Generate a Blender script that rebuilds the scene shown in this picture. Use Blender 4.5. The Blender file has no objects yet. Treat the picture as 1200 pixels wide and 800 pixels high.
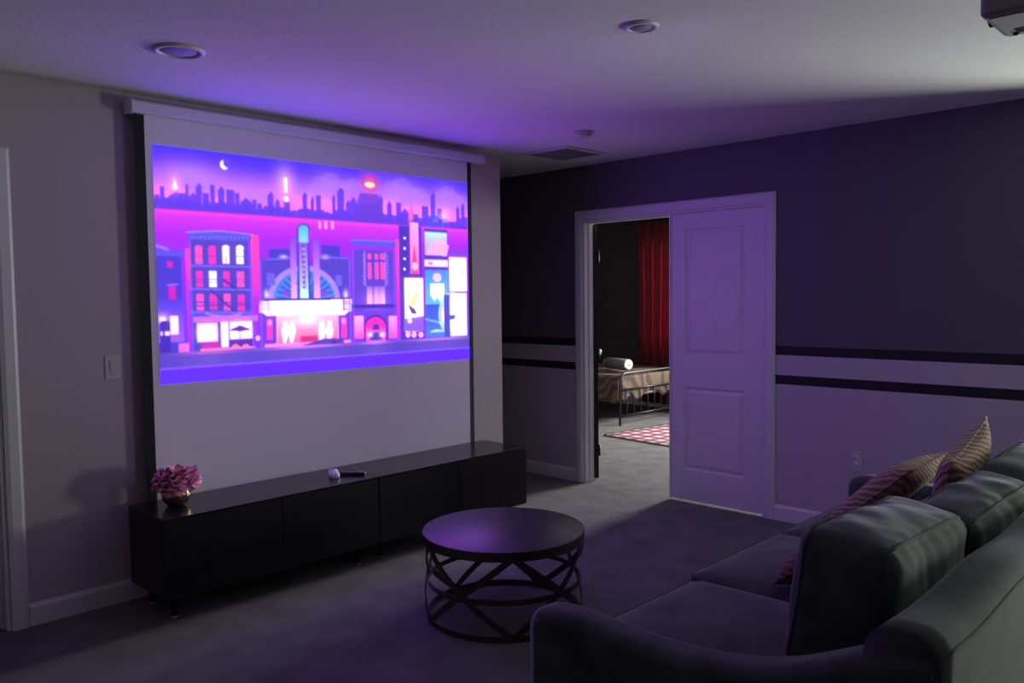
import bpy, bmesh, math, random
import numpy as np
from mathutils import Vector, Matrix

random.seed(7)
rng = np.random.default_rng(7)
scene = bpy.context.scene
COL = scene.collection
PI = math.pi

# ------------------------------------------------------------------ camera
# room axes: the screen wall is the plane y=0, the door wall is x=0, z is up
FPX, YAW, PITCH, ROLL = 959.84, 0.7984, -0.0548, -0.0113
CAM = Vector((-4.9183, -4.0885, 1.4553))
_f0 = Vector((math.sin(YAW), math.cos(YAW), 0)); _r0 = Vector((math.cos(YAW), -math.sin(YAW), 0)); _u0 = Vector((0, 0, 1))
FWD = _f0*math.cos(PITCH) + _u0*math.sin(PITCH)
_u1 = _u0*math.cos(PITCH) - _f0*math.sin(PITCH)
RGT = _r0*math.cos(ROLL) + _u1*math.sin(ROLL)
UPV = _u1*math.cos(ROLL) - _r0*math.sin(ROLL)
cd = bpy.data.cameras.new('camera'); cam = bpy.data.objects.new('camera', cd); COL.objects.link(cam)
cd.sensor_fit = 'HORIZONTAL'; cd.sensor_width = 36; cd.lens = FPX/1200*36; cd.clip_start = .05
M4 = Matrix((RGT, UPV, -FWD)).transposed().to_4x4(); M4.translation = CAM
cam.matrix_world = M4
scene.camera = cam

# ------------------------------------------------------------------ world, daylight, added fill, exposure
PICTURE_GAIN = 3.8
DAY_LIVING, DAY_BEDROOM, REAR_FILL, LENS_FILL, SKY = 104.0, 800.0, 9.0, 26.0, 0.10
w = bpy.data.worlds.new('overcast_sky'); scene.world = w; w.use_nodes = True
bg = w.node_tree.nodes['Background']; bg.inputs[0].default_value = (.72, .85, .80, 1); bg.inputs[1].default_value = SKY
def area(name, loc, aim, sx, sy, power, color):
    l = bpy.data.lights.new(name, 'AREA'); l.shape = 'RECTANGLE'; l.size = sx; l.size_y = sy; l.energy = power; l.color = color
    o = bpy.data.objects.new(name, l); COL.objects.link(o); o.location = loc
    o.rotation_euler = (Vector(aim)-Vector(loc)).to_track_quat('-Z', 'Z').to_euler()
    return o
# daylight bounced up off the ground outside the living room window and daylight outside the bedroom window
area('daylight_living', (1.10, -4.60, .80), (-.9, -3.75, 3.1), 1.2, .8, DAY_LIVING, (.92, 1.0, .88))
area('daylight_bedroom', (5.0, -.60, 1.75), (0, -.42, .2), 2.2, 1.2, DAY_BEDROOM, (.97, 1.0, .95))
area('rear_fill_light', (-.75, -7.3, 1.75), (-.9, -3, 1.0), 1.1, 1.1, REAR_FILL, (.98, .94, 1.0))  # added fill light outside the unseen rear wall
# added fill spot standing in for the projector's stray light, wider than its picture
sl = bpy.data.lights.new('projector_fill_spot', 'SPOT'); sl.energy = LENS_FILL; sl.color = (.60, .36, 1.0); sl.spot_size = math.radians(54); sl.spot_blend = .6; sl.shadow_soft_size = .03
so = bpy.data.objects.new('projector_fill_spot', sl); COL.objects.link(so); so.location = (-2.20, -3.375, 2.255)
so.rotation_euler = (Vector((-2.22, 0, 1.55))-Vector(so.location)).to_track_quat('-Z', 'Z').to_euler()
vs = scene.view_settings
vs.view_transform = 'Standard'; vs.look = 'None'; vs.gamma = 1; vs.exposure = 0.0; vs.use_curve_mapping = False

# ------------------------------------------------------------------ helpers
def lin(c):
    c = np.asarray(c, float)/255.0
    return np.where(c <= .04045, c/12.92, ((c+.055)/1.055)**2.4)

def mat(name, col, rough=.6, metal=0, bump=0, bscale=80, var=0, vscale=6, sheen=0, spec=.5, coat=0, bdist=.004):
    m = bpy.data.materials.new(name); m.use_nodes = True
    nt = m.node_tree; b = nt.nodes['Principled BSDF']
    b.inputs['Base Color'].default_value = (*col, 1); b.inputs['Roughness'].default_value = rough
    b.inputs['Metallic'].default_value = metal; b.inputs['Specular IOR Level'].default_value = spec
    b.inputs['Coat Weight'].default_value = coat
    if sheen:
        b.inputs['Sheen Weight'].default_value = sheen; b.inputs['Sheen Roughness'].default_value = .35
        b.inputs['Sheen Tint'].default_value = (.85, .92, .9, 1)
    tc = nt.nodes.new('ShaderNodeTexCoord')
    if var:
        n = nt.nodes.new('ShaderNodeTexNoise'); n.inputs['Scale'].default_value = vscale; n.inputs['Detail'].default_value = 4
        r = nt.nodes.new('ShaderNodeMapRange'); r.inputs[1].default_value = .3; r.inputs[2].default_value = .7
        r.inputs[3].default_value = 1-var; r.inputs[4].default_value = 1+var
        x = nt.nodes.new('ShaderNodeVectorMath'); x.operation = 'SCALE'; x.inputs[0].default_value = col
        nt.links.new(tc.outputs['Object'], n.inputs['Vector']); nt.links.new(n.outputs['Fac'], r.inputs[0])
        nt.links.new(r.outputs[0], x.inputs['Scale']); nt.links.new(x.outputs[0], b.inputs['Base Color'])
    if bump:
        n = nt.nodes.new('ShaderNodeTexNoise'); n.inputs['Scale'].default_value = bscale; n.inputs['Detail'].default_value = 3
        p = nt.nodes.new('ShaderNodeBump'); p.inputs['Strength'].default_value = bump; p.inputs['Distance'].default_value = bdist
        nt.links.new(tc.outputs['Object'], n.inputs['Vector']); nt.links.new(n.outputs['Fac'], p.inputs['Height'])
        nt.links.new(p.outputs[0], b.inputs['Normal'])
    return m

def link(name, me, m, parent=None, smooth=False):
    if m is not None: me.materials.append(m)
    if smooth:
        me.polygons.foreach_set('use_smooth', [True]*len(me.polygons))
    o = bpy.data.objects.new(name, me); COL.objects.link(o)
    if parent: o.parent = parent
    return o
def from_bm(name, bm, m, parent=None, smooth=False, recalc=True):
    if recalc: bmesh.ops.recalc_face_normals(bm, faces=bm.faces)
    me = bpy.data.meshes.new(name); bm.to_mesh(me); bm.free()
    return link(name, me, m, parent, smooth)
def add_box(bm, x0, x1, y0, y1, z0, z1, bev=0, seg=2):
    vs_ = bmesh.ops.create_cube(bm, size=1)['verts']
    for v in vs_:
        v.co = Vector(((x0+x1)/2+v.co.x*(x1-x0), (y0+y1)/2+v.co.y*(y1-y0), (z0+z1)/2+v.co.z*(z1-z0)))
    if bev:
        es = {e for v in vs_ for e in v.link_edges}
        bmesh.ops.bevel(bm, geom=list(es), offset=bev, segments=seg, affect='EDGES', profile=.5)
def box(name, x0, x1, y0, y1, z0, z1, m, parent=None, bev=0, seg=2):
    bm = bmesh.new(); add_box(bm, x0, x1, y0, y1, z0, z1, bev, seg)
    return from_bm(name, bm, m, parent)
def add_loft(bm, rings, closed=True, caps=True, loop=False):
    R = [[bm.verts.new(p) for p in r] for r in rings]
    n = len(R[0]); k = len(R)
    for i in range(k if loop else k-1):
        a, b = R[i], R[(i+1) % k]
        for j in range(n if closed else n-1):
            bm.faces.new((a[j], a[(j+1) % n], b[(j+1) % n], b[j]))
    if caps and not loop:
        bm.faces.new(R[0][::-1]); bm.faces.new(R[-1])
def add_tube(bm, pts, r, n=8, loop=False):
    pts = [Vector(p) for p in pts]; rings = []
    k = len(pts); ref = None
    for i, p in enumerate(pts):
        a = pts[i-1] if (i or loop) else p; b = pts[(i+1) % k] if (i < k-1 or loop) else p
        t = (b-a).normalized()
        if ref is None: ref = Vector((0, 0, 1)) if abs(t.z) < .9 else Vector((1, 0, 0))
        u = (ref - t*ref.dot(t)).normalized(); v = t.cross(u); ref = u
        rings.append([p+(u*math.cos(2*PI*j/n)+v*math.sin(2*PI*j/n))*r for j in range(n)])
    add_loft(bm, rings, loop=loop)
def tube(name, pts, r, m, parent=None, n=8, loop=False):
    bm = bmesh.new(); add_tube(bm, pts, r, n, loop)
    return from_bm(name, bm, m, parent, True)
def add_lathe(bm, prof, n=32, c=(0, 0, 0), mod=None):
    rings = []
    for (r, z) in prof:
        ring = []
        for j in range(n):
            a = 2*PI*j/n; rr = r*(mod(a, z) if mod else 1)
            ring.append((c[0]+rr*math.cos(a), c[1]+rr*math.sin(a), c[2]+z))
        rings.append(ring)
    add_loft(bm, rings)
def lathe(name, prof, m, parent=None, n=32, c=(0, 0, 0), mod=None, smooth=True):
    bm = bmesh.new(); add_lathe(bm, prof, n, c, mod)
    return from_bm(name, bm, m, parent, smooth)
def empty(name, loc=(0, 0, 0), rz=0):
    o = bpy.data.objects.new(name, None); COL.objects.link(o); o.location = loc; o.rotation_euler = (0, 0, rz); o.empty_display_size = .1
    return o
def tag(o, label, cat, group=None):
    o['label'] = label; o['category'] = cat
    if group: o['group'] = group
    return o
def struct(o, label=None, cat=None):
    o['kind'] = 'structure'
    if label: o['label'] = label
    if cat: o['category'] = cat
    return o

# wall panel with rectangular holes: grid cells in (a, z); axis 'x' runs along x at thickness y0..y1, 'y' runs along y at thickness x0..x1
def wall(name, axis, a0, a1, t0, t1, z0, z1, holes, m, label):
    As = sorted({a0, a1, *[h[0] for h in holes], *[h[1] for h in holes]})
    Zs = sorted({z0, z1, *[h[2] for h in holes], *[h[3] for h in holes]})
    def solid(i, j):
        if i < 0 or j < 0 or i >= len(As)-1 or j >= len(Zs)-1: return False
        ca = (As[i]+As[i+1])/2; cz = (Zs[j]+Zs[j+1])/2
        return not any(h[0] < ca < h[1] and h[2] < cz < h[3] for h in holes)
    bm = bmesh.new(); cache = {}
    def V(a, t, z):
        k = (round(a, 5), round(t, 5), round(z, 5))
        if k not in cache: cache[k] = bm.verts.new((a, t, z) if axis == 'x' else (t, a, z))
        return cache[k]
    for i in range(len(As)-1):
        for j in range(len(Zs)-1):
            if not solid(i, j): continue
            a, b, c, d = As[i], As[i+1], Zs[j], Zs[j+1]
            for t in (t0, t1): bm.faces.new((V(a, t, c), V(b, t, c), V(b, t, d), V(a, t, d)))
            if not solid(i-1, j): bm.faces.new((V(a, t0, c), V(a, t1, c), V(a, t1, d), V(a, t0, d)))
            if not solid(i+1, j): bm.faces.new((V(b, t0, c), V(b, t1, c), V(b, t1, d), V(b, t0, d)))
            if not solid(i, j-1): bm.faces.new((V(a, t0, c), V(b, t0, c), V(b, t1, c), V(a, t1, c)))
            if not solid(i, j+1): bm.faces.new((V(a, t0, d), V(b, t0, d), V(b, t1, d), V(a, t1, d)))
    o = from_bm(name, bm, m)
    return struct(o, label, 'wall')

# rounded, puffed box cushion centred on the origin; piping paths are returned too
def cushion_mesh(sx, sy, sz, rad=.06, puff=(.02, .02, .02), n=14, wr=0.0, seed=0, sag=0.0, axis=1, seam=.84):
    bm = bmesh.new()
    bmesh.ops.create_cube(bm, size=2)
    bmesh.ops.subdivide_edges(bm, edges=bm.edges[:], cuts=n, use_grid_fill=True)
    r_ = np.random.default_rng(seed); ph = r_.uniform(0, 6.28, 12); fr = r_.uniform(5, 13, 12); dr = r_.uniform(-1, 1, (12, 3))
    hx, hy, hz = sx/2, sy/2, sz/2
    def shape(p):
        q = Vector((p.x*hx, p.y*hy, p.z*hz))
        core = Vector((max(-hx+rad, min(hx-rad, q.x)), max(-hy+rad, min(hy-rad, q.y)), max(-hz+rad, min(hz-rad, q.z))))
        d = q-core
        if d.length > 1e-6: q = core + d.normalized()*rad
        bx = (1-p.y**2)*(1-p.z**2); by = (1-p.x**2)*(1-p.z**2); bz = (1-p.x**2)*(1-p.y**2)
        q.x += math.copysign(puff[0]*bx, p.x)*abs(p.x)**4
        q.y += math.copysign(puff[1]*by, p.y)*abs(p.y)**4
        q.z += math.copysign(puff[2]*bz, p.z)*abs(p.z)**4
        if wr:
            s = sum(math.sin(fr[i]*(q.x*dr[i][0]*2+q.y*dr[i][1]*1.5+q.z*dr[i][2])*2+ph[i]) for i in range(12))/12
            nn = Vector((p.x*.3, p.y, p.z)).normalized()
            q += nn*s*wr
            # gathers running away from the two seams
            ds = abs(abs(p.y)-seam); along = q.x if abs(p.z) > abs(p.x) else q.z
            g = (math.sin(along*34+4*math.sin(along*13+ph[0])+ph[1])+.6*math.sin(along*71+5*p.y+ph[2]))*math.exp(-ds*3.4)*(1-math.exp(-ds*14))
            q += nn*g*wr*.26*(.35+.65*math.sin(along*7+ph[3])**2)
        q.z += sag*(p.x)*(p.z > 0)*max(0, p.z)
        return q
    for v in bm.verts: v.co = shape(v.co.copy())
    paths = []
    for c in (seam, -seam):
        path = []; k = 22
        for e in range(4):
            for i in range(k):
                t = -1+2*i/k
                a_, b_ = ((t, -1), (1, t), (-t, 1), (-1, -t))[e]
                path.append(shape(Vector((a_, c, b_)) if axis == 1 else Vector((a_, b_, c))))
        paths.append(path)
    return bm, paths
def rrect(hx, hy, r, z, k=6):
    pts = []
    for (cx, cy, a0) in ((hx-r, hy-r, 0), (-hx+r, hy-r, PI/2), (-hx+r, -hy+r, PI), (hx-r, -hy+r, 1.5*PI)):
        for i in range(k+1):
            a = a0+i*PI/2/k; pts.append((cx+r*math.cos(a), cy+r*math.sin(a), z))
    return pts
def pillow_mesh(sx, sz, th, n=22, pinch=.10, seed=0):
    # square throw pillow in the xz plane, thickness along y, pointed corners
    bm = bmesh.new(); r_ = np.random.default_rng(seed); ph = r_.uniform(0, 6.28, 4)
    def P(i, j, s):
        u = -1+2*i/n; v = -1+2*j/n
        x = u*sx/2*(1-pinch*(1-u*u)*0 - pinch*(1-v*v)*abs(u)**3)
        z = v*sz/2*(1-pinch*(1-u*u)*abs(v)**3)
        t = th/2*((1-u**4)*(1-v**4))**.55
        t *= 1+.08*math.sin(3*u+ph[0])*math.sin(3*v+ph[1])
        return (x, s*t, z)
    F = [[bm.verts.new(P(i, j, 1)) for j in range(n+1)] for i in range(n+1)]
    B = [[F[i][j] if i in (0, n) or j in (0, n) else bm.verts.new(P(i, j, -1)) for j in range(n+1)] for i in range(n+1)]
    for i in range(n):
        for j in range(n):
            bm.faces.new((F[i][j], F[i+1][j], F[i+1][j+1], F[i][j+1]))
            bm.faces.new((B[i][j], B[i][j+1], B[i+1][j+1], B[i+1][j]))
    edge = [P(i, 0, 0) for i in range(n)]+[P(n, j, 0) for j in range(n)]+[P(n-i, n, 0) for i in range(n)]+[P(0, n-j, 0) for j in range(n)]
    return bm, edge

# ------------------------------------------------------------------ materials
M = {}
M['ceiling'] = mat('ceiling_paint', (.72, .70, .71), .9, bump=.2, bscale=45, bdist=.006)
M['wall_light'] = mat('wall_paint_light', (.56, .47, .50), .75, bump=.12, bscale=120)
M['trim'] = mat('trim_paint', (.74, .72, .74), .42, bump=.03, bscale=60)
M['door'] = mat('door_paint', (.76, .74, .77), .42, bump=.04, bscale=90)
M['black_door'] = mat('black_door_surface', (.012, .012, .014), .5)  # one even near-black colour for the open leaves
M['bed_wall'] = mat('bedroom_wall', (.045, .045, .045), .85)
M['carpet'] = mat('carpet', (.225, .21, .22), 1.0, bump=1.0, bscale=420, var=.22, vscale=5.5, bdist=.012, spec=.1)
M['white_plastic'] = mat('white_plastic', (.60, .57, .58), .45)
M['grey_plastic'] = mat('grey_plastic', (.30, .29, .30), .5)
M['dark_gap'] = mat('dark_gap', (.02, .02, .02), .8)
M['screen'] = mat('screen_fabric', (.78, .73, .81), .9, bump=.03, bscale=500)
M['screen_black'] = mat('screen_black', (.004, .004, .005), .8)
M['housing'] = mat('screen_housing', (.68, .67, .70), .45)
M['cabinet'] = mat('black_lacquer', (.0045, .0045, .0055), .38, spec=.35)
M['cabinet_top'] = mat('black_glass_top', (.012, .011, .014), .22, spec=.5)
M['chrome'] = mat('brushed_steel', (.55, .55, .57), .3, metal=1)
M['bronze'] = mat('dark_bronze', (.11, .092, .078), .36, metal=.85, bump=.08, bscale=60)
M['table_top'] = mat('table_top', (.022, .018, .024), .40, bump=.05, bscale=30, var=.2, vscale=9, spec=.9)
M['gold'] = mat('gold', (.55, .42, .22), .18, metal=1)
M['iron'] = mat('black_iron', (.03, .03, .032), .4, metal=.4)
M['velvet'] = mat('grey_velvet', (.060, .066, .065), .8, bump=.12, bscale=160, var=.42, vscale=8, sheen=.6, spec=.2)
M['velvet_pipe'] = mat('grey_velvet_piping', (.052, .056, .056), .8, sheen=.3, spec=.2)
M['wood_leg'] = mat('dark_wood', (.03, .02, .015), .5)
M['pink'] = mat('pink_petal', (.82, .32, .46), .8, var=.2, vscale=40, sheen=.2)
M['projector'] = mat('projector_shell', (.28, .28, .29), .45)
M['projector_under'] = mat('projector_underside', (.42, .44, .44), .5)
M['black_plastic'] = mat('black_plastic', (.01, .01, .011), .4)
M['remote_white'] = mat('remote_white', (.70, .62, .68), .4)
M['towel'] = mat('white_towel', (.72, .72, .70), .95, bump=.3, bscale=200)
M['towel_shade'] = mat('towel_shade_grey', (.13, .125, .13), .95, bump=.3, bscale=200)  # grey standing in for shade on the white towel
M['mattress'] = mat('mattress', (.45, .42, .38), .9)
M['bronze_lens'] = mat('lens_glass', (.02, .02, .03), .05, spec=.8)

def carpet_nodes():
    m = M['carpet']; nt = m.node_tree; b = nt.nodes['Principled BSDF']
    b.inputs['Sheen Weight'].default_value = .15
carpet_nodes()

def painted_wall():
    m = mat('striped_wall_paint', (.5, .5, .5), .7, bump=.12, bscale=120)
    nt = m.node_tree; b = nt.nodes['Principled BSDF']
    tc = nt.nodes.new('ShaderNodeTexCoord'); sp = nt.nodes.new('ShaderNodeSeparateXYZ')
    dv = nt.nodes.new('ShaderNodeMath'); dv.operation = 'DIVIDE'; dv.inputs[1].default_value = 2.5
    cr = nt.nodes.new('ShaderNodeValToRGB'); cr.color_ramp.interpolation = 'CONSTANT'
    nt.links.new(tc.outputs['Object'], sp.inputs[0]); nt.links.new(sp.outputs['Z'], dv.inputs[0]); nt.links.new(dv.outputs[0], cr.inputs[0])
    el = cr.color_ramp.elements
    light = (.54, .48, .54, 1); blk = (.010, .009, .011, 1); dark = (.115, .105, .125, 1)
    stops = [(0, light), (.874, blk), (.932, light), (1.060, blk), (1.120, dark)]
    el[0].position = 0; el[0].color = light
    el[1].position = stops[1][0]/2.5; el[1].color = stops[1][1]
    for z, c in stops[2:]:
        e = el.new(z/2.5); e.color = c
    nt.links.new(cr.outputs[0], b.inputs['Base Color'])
    return m
M['striped'] = painted_wall()

def brick_wall_mat():
    m = mat('dark_stone_wallpaper', (.05, .05, .05), .85)
    nt = m.node_tree; b = nt.nodes['Principled BSDF']
    tc = nt.nodes.new('ShaderNodeTexCoord'); mp = nt.nodes.new('ShaderNodeMapping'); mp.inputs['Rotation'].default_value = (PI/2, 0, PI/2)
    sp = nt.nodes.new('ShaderNodeSeparateXYZ'); cb = nt.nodes.new('ShaderNodeCombineXYZ')
    br = nt.nodes.new('ShaderNodeTexBrick'); br.inputs['Scale'].default_value = 1
    br.inputs['Color1'].default_value = (.022, .021, .021, 1); br.inputs['Color2'].default_value = (.034, .032, .032, 1); br.inputs['Mortar'].default_value = (.018, .018, .018, 1)
    br.inputs['Mortar Size'].default_value = .006; br.inputs['Brick Width'].default_value = .26; br.inputs['Row Height'].default_value = .085
    bp = nt.nodes.new('ShaderNodeBump'); bp.inputs['Distance'].default_value = .006; bp.inputs['Strength'].default_value = .4
    nt.links.new(tc.outputs['Object'], sp.inputs[0]); nt.links.new(sp.outputs['Y'], cb.inputs['X']); nt.links.new(sp.outputs['Z'], cb.inputs['Y'])
    nt.links.new(cb.outputs[0], br.inputs['Vector']); nt.links.new(br.outputs['Color'], b.inputs['Base Color'])
    nt.links.new(br.outputs['Fac'], bp.inputs['Height']); nt.links.new(bp.outputs[0], b.inputs['Normal'])
    return m
M['stone_paper'] = brick_wall_mat()

def glass_mat():
    m = bpy.data.materials.new('window_glass'); m.use_nodes = True; nt = m.node_tree; nt.nodes.clear()
    o = nt.nodes.new('ShaderNodeOutputMaterial'); t = nt.nodes.new('ShaderNodeBsdfTransparent'); g = nt.nodes.new('ShaderNodeBsdfGlossy')
    g.inputs['Roughness'].default_value = .02; x = nt.nodes.new('ShaderNodeMixShader'); x.inputs[0].default_value = .06
    nt.links.new(t.outputs[0], x.inputs[1]); nt.links.new(g.outputs[0], x.inputs[2]); nt.links.new(x.outputs[0], o.inputs[0])
    return m
M['glass'] = glass_mat()

def curtain_mat():
    m = bpy.data.materials.new('red_curtain'); m.use_nodes = True; nt = m.node_tree
    b = nt.nodes['Principled BSDF']; b.inputs['Base Color'].default_value = (.09, .0015, .008, 1); b.inputs['Roughness'].default_value = .8
    o = nt.nodes['Material Output']; t = nt.nodes.new('ShaderNodeBsdfTranslucent'); t.inputs[0].default_value = (.60, .004, .03, 1)
    x = nt.nodes.new('ShaderNodeMixShader'); x.inputs[0].default_value = .16
    nt.links.new(b.outputs[0], x.inputs[1]); nt.links.new(t.outputs[0], x.inputs[2]); nt.links.new(x.outputs[0], o.inputs[0])
    return m
M['curtain'] = curtain_mat()

def wave_mat(name, c1, c2, scale, rough=.85, axis='DIAGONAL', dist=6.0, sheen=.3):
    m = mat(name, c1, rough, sheen=sheen); nt = m.node_tree; b = nt.nodes['Principled BSDF']
    tc = nt.nodes.new('ShaderNodeTexCoord'); wv = nt.nodes.new('ShaderNodeTexWave'); wv.bands_direction = axis
    wv.inputs['Scale'].default_value = scale; wv.inputs['Distortion'].default_value = dist; wv.inputs['Detail Scale'].default_value = .8
    cr = nt.nodes.new('ShaderNodeValToRGB'); cr.color_ramp.elements[0].color = (*c1, 1); cr.color_ramp.elements[1].color = (*c2, 1)
    cr.color_ramp.elements[0].position = .35; cr.color_ramp.elements[1].position = .65
    bp = nt.nodes.new('ShaderNodeBump'); bp.inputs['Distance'].default_value = .006; bp.inputs['Strength'].default_value = .7
    nt.links.new(tc.outputs['Object'], wv.inputs['Vector']); nt.links.new(wv.outputs['Fac'], cr.inputs[0]); nt.links.new(cr.outputs[0], b.inputs['Base Color'])
    nt.links.new(wv.outputs['Fac'], bp.inputs['Height']); nt.links.new(bp.outputs[0], b.inputs['Normal'])
    return m
M['tan'] = wave_mat('tan_striped_fabric', (.25, .145, .10), (.44, .30, .21), 16)
M['rose'] = wave_mat('rose_fabric', (.17, .075, .08), (.23, .11, .11), 14)
M['bedspread'] = wave_mat('bedspread_fabric', (.125, .078, .045), (.055, .028, .026), 2.6, dist=14, sheen=0)

def plaid_mat():
    m = mat('plaid_rug', (.5, .4, .4), .95); nt = m.node_tree; b = nt.nodes['Principled BSDF']
    tc = nt.nodes.new('ShaderNodeTexCoord'); sp = nt.nodes.new('ShaderNodeSeparateXYZ'); nt.links.new(tc.outputs['Object'], sp.inputs[0])
    outs = []
    for ax in ('X', 'Y'):
        mu = nt.nodes.new('ShaderNodeMath'); mu.operation = 'MULTIPLY'; mu.inputs[1].default_value = 6.5
        fr = nt.nodes.new('ShaderNodeMath'); fr.operation = 'FRACT'
        gt = nt.nodes.new('ShaderNodeMath'); gt.operation = 'GREATER_THAN'; gt.inputs[1].default_value = .52
        nt.links.new(sp.outputs[ax], mu.inputs[0]); nt.links.new(mu.outputs[0], fr.inputs[0]); nt.links.new(fr.outputs[0], gt.inputs[0]); outs.append(gt)
    ad = nt.nodes.new('ShaderNodeMath'); ad.operation = 'ADD'; nt.links.new(outs[0].outputs[0], ad.inputs[0]); nt.links.new(outs[1].outputs[0], ad.inputs[1])
    hf = nt.nodes.new('ShaderNodeMath'); hf.operation = 'MULTIPLY'; hf.inputs[1].default_value = .5; nt.links.new(ad.outputs[0], hf.inputs[0])
    cr = nt.nodes.new('ShaderNodeValToRGB'); cr.color_ramp.interpolation = 'CONSTANT'
    cr.color_ramp.elements[0].color = (.50, .48, .50, 1); cr.color_ramp.elements[1].position = .3; cr.color_ramp.elements[1].color = (.27, .09, .13, 1)
    e = cr.color_ramp.elements.new(.8); e.color = (.20, .012, .05, 1)
    nt.links.new(hf.outputs[0], cr.inputs[0]); nt.links.new(cr.outputs[0], b.inputs['Base Color'])
    return m
M['plaid'] = plaid_mat()

def add_scuff(m):
    # faint rubbed arc on the door paint, in the leaf's own coordinates
    nt = m.node_tree; b = nt.nodes['Principled BSDF']
    tc = nt.nodes.new('ShaderNodeTexCoord'); mp = nt.nodes.new('ShaderNodeMapping')
    mp.inputs['Location'].default_value = (-.44, 0, -1.36)
    vm = nt.nodes.new('ShaderNodeVectorMath'); vm.operation = 'MULTIPLY'; vm.inputs[1].default_value = (8.5, 0, 3.4)
    ln = nt.nodes.new('ShaderNodeVectorMath'); ln.operation = 'LENGTH'
    cr = nt.nodes.new('ShaderNodeValToRGB'); el = cr.color_ramp.elements
    el[0].position = .55; el[0].color = (1, 1, 1, 1); el[1].position = .78; el[1].color = (.93, .92, .93, 1)
    e = el.new(.98); e.color = (1, 1, 1, 1)
    mx = nt.nodes.new('ShaderNodeVectorMath'); mx.operation = 'MULTIPLY'; mx.inputs[1].default_value = (.76, .74, .77)
    nt.links.new(tc.outputs['Object'], mp.inputs[0]); nt.links.new(mp.outputs[0], vm.inputs[0]); nt.links.new(vm.outputs[0], ln.inputs[0])
    nt.links.new(ln.outputs['Value'], cr.inputs[0]); nt.links.new(cr.outputs[0], mx.inputs[0]); nt.links.new(mx.outputs[0], b.inputs['Base Color'])

# ------------------------------------------------------------------ setting: floor, ceiling, walls
H = 2.446
XE = -.826            # free end of the screen wall, a hallway runs on behind it
RX0, RY0 = -6.4, -6.6  # far corner of the living room, behind the camera
BX1, BY0, BY1 = 4.0, -1.9, 3.2   # bedroom
def slab(name, z0, z1, m, label, cat):
    bm = bmesh.new(); add_box(bm, RX0-.15, BX1+.15, RY0-.15, 3.35, z0, z1)
    return struct(from_bm(name, bm, m), label, cat)
slab('floor', -.12, 0, M['carpet'], 'grey plush carpet floor', 'carpet')
slab('ceiling', H, H+.12, M['ceiling'], 'white textured ceiling', 'ceiling')
DL, DR, DH = -.064, -1.58, 2.035          # door opening in the door wall (y from DR to DL)
WY0, WY1, WZ0, WZ1 = -5.15, -3.42, .50, 2.12    # living room window
wall('wall_right', 'y', RY0, 3.2, 0, .12, 0, H, [(DR, DL, 0, DH), (WY0, WY1, WZ0, WZ1)], M['striped'], 'dark grey wall with black stripes over a light lower half')
wall('wall_left', 'x', RX0, XE, 0, .12, 0, H, [(-4.74, -3.925, 0, 2.06)], M['wall_light'], 'plain light wall behind the projection screen')
wall('wall_rear', 'x', RX0, 0, RY0-.12, RY0, 0, H, [(-1.45, -.05, .85, 2.12)], M['striped'], 'striped dark grey wall at the rear of the living room')
wall('wall_side', 'y', RY0, 3.2, RX0-.12, RX0, 0, H, [], M['striped'], 'striped dark grey side wall of the living room')
wall('wall_hall', 'y', .12, 3.2, XE-.12, XE, 0, H, [], M['wall_light'], 'plain hallway wall behind the screen wall')
wall('wall_hall_end', 'x', RX0, .12, 3.2, 3.32, 0, H, [], M['wall_light'], 'plain end wall of the hallway')
wall('wall_bedroom_far', 'y', BY0, BY1, BX1, BX1+.12, 0, H, [(-1.35, 1.95, .85, 2.1)], M['stone_paper'], 'dark stone-pattern bedroom wall behind the bed')
wall('wall_bedroom_side', 'x', .12, BX1+.12, BY1, BY1+.12, 0, H, [], M['stone_paper'], 'dark stone-pattern wall beside the bed')
wall('wall_bedroom_near', 'x', .12, BX1+.12, BY0-.12, BY0, 0, H, [], M['bed_wall'], 'dark bedroom wall behind the closed door leaf')

def baseboard(name, axis, a0, a1, t, side, label):
    # profile: 100 mm tall, chamfered top
    prof = [(0, 0), (.014, 0), (.014, .082), (.006, .100), (0, .100)]
    bm = bmesh.new(); rings = []
    for a in (a0, a1):
        rings.append([((a, t+side*p, z) if axis == 'x' else (t+side*p, a, z)) for p, z in prof])
    add_loft(bm, rings)
    return struct(from_bm(name, bm, M['trim']), label, 'baseboard')
baseboard('baseboard_left', 'x', -3.855, XE, 0, -1, 'white baseboard under the screen wall')
baseboard('baseboard_right', 'y', RY0, -1.652, 0, -1, 'white baseboard right of the double door')
baseboard('baseboard_hall', 'y', .008, 3.2, 0, -1, 'white baseboard running into the hallway')
baseboard('baseboard_bedroom', 'y', BY0, BY1, BX1, -1, 'white baseboard in the bedroom')

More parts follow.
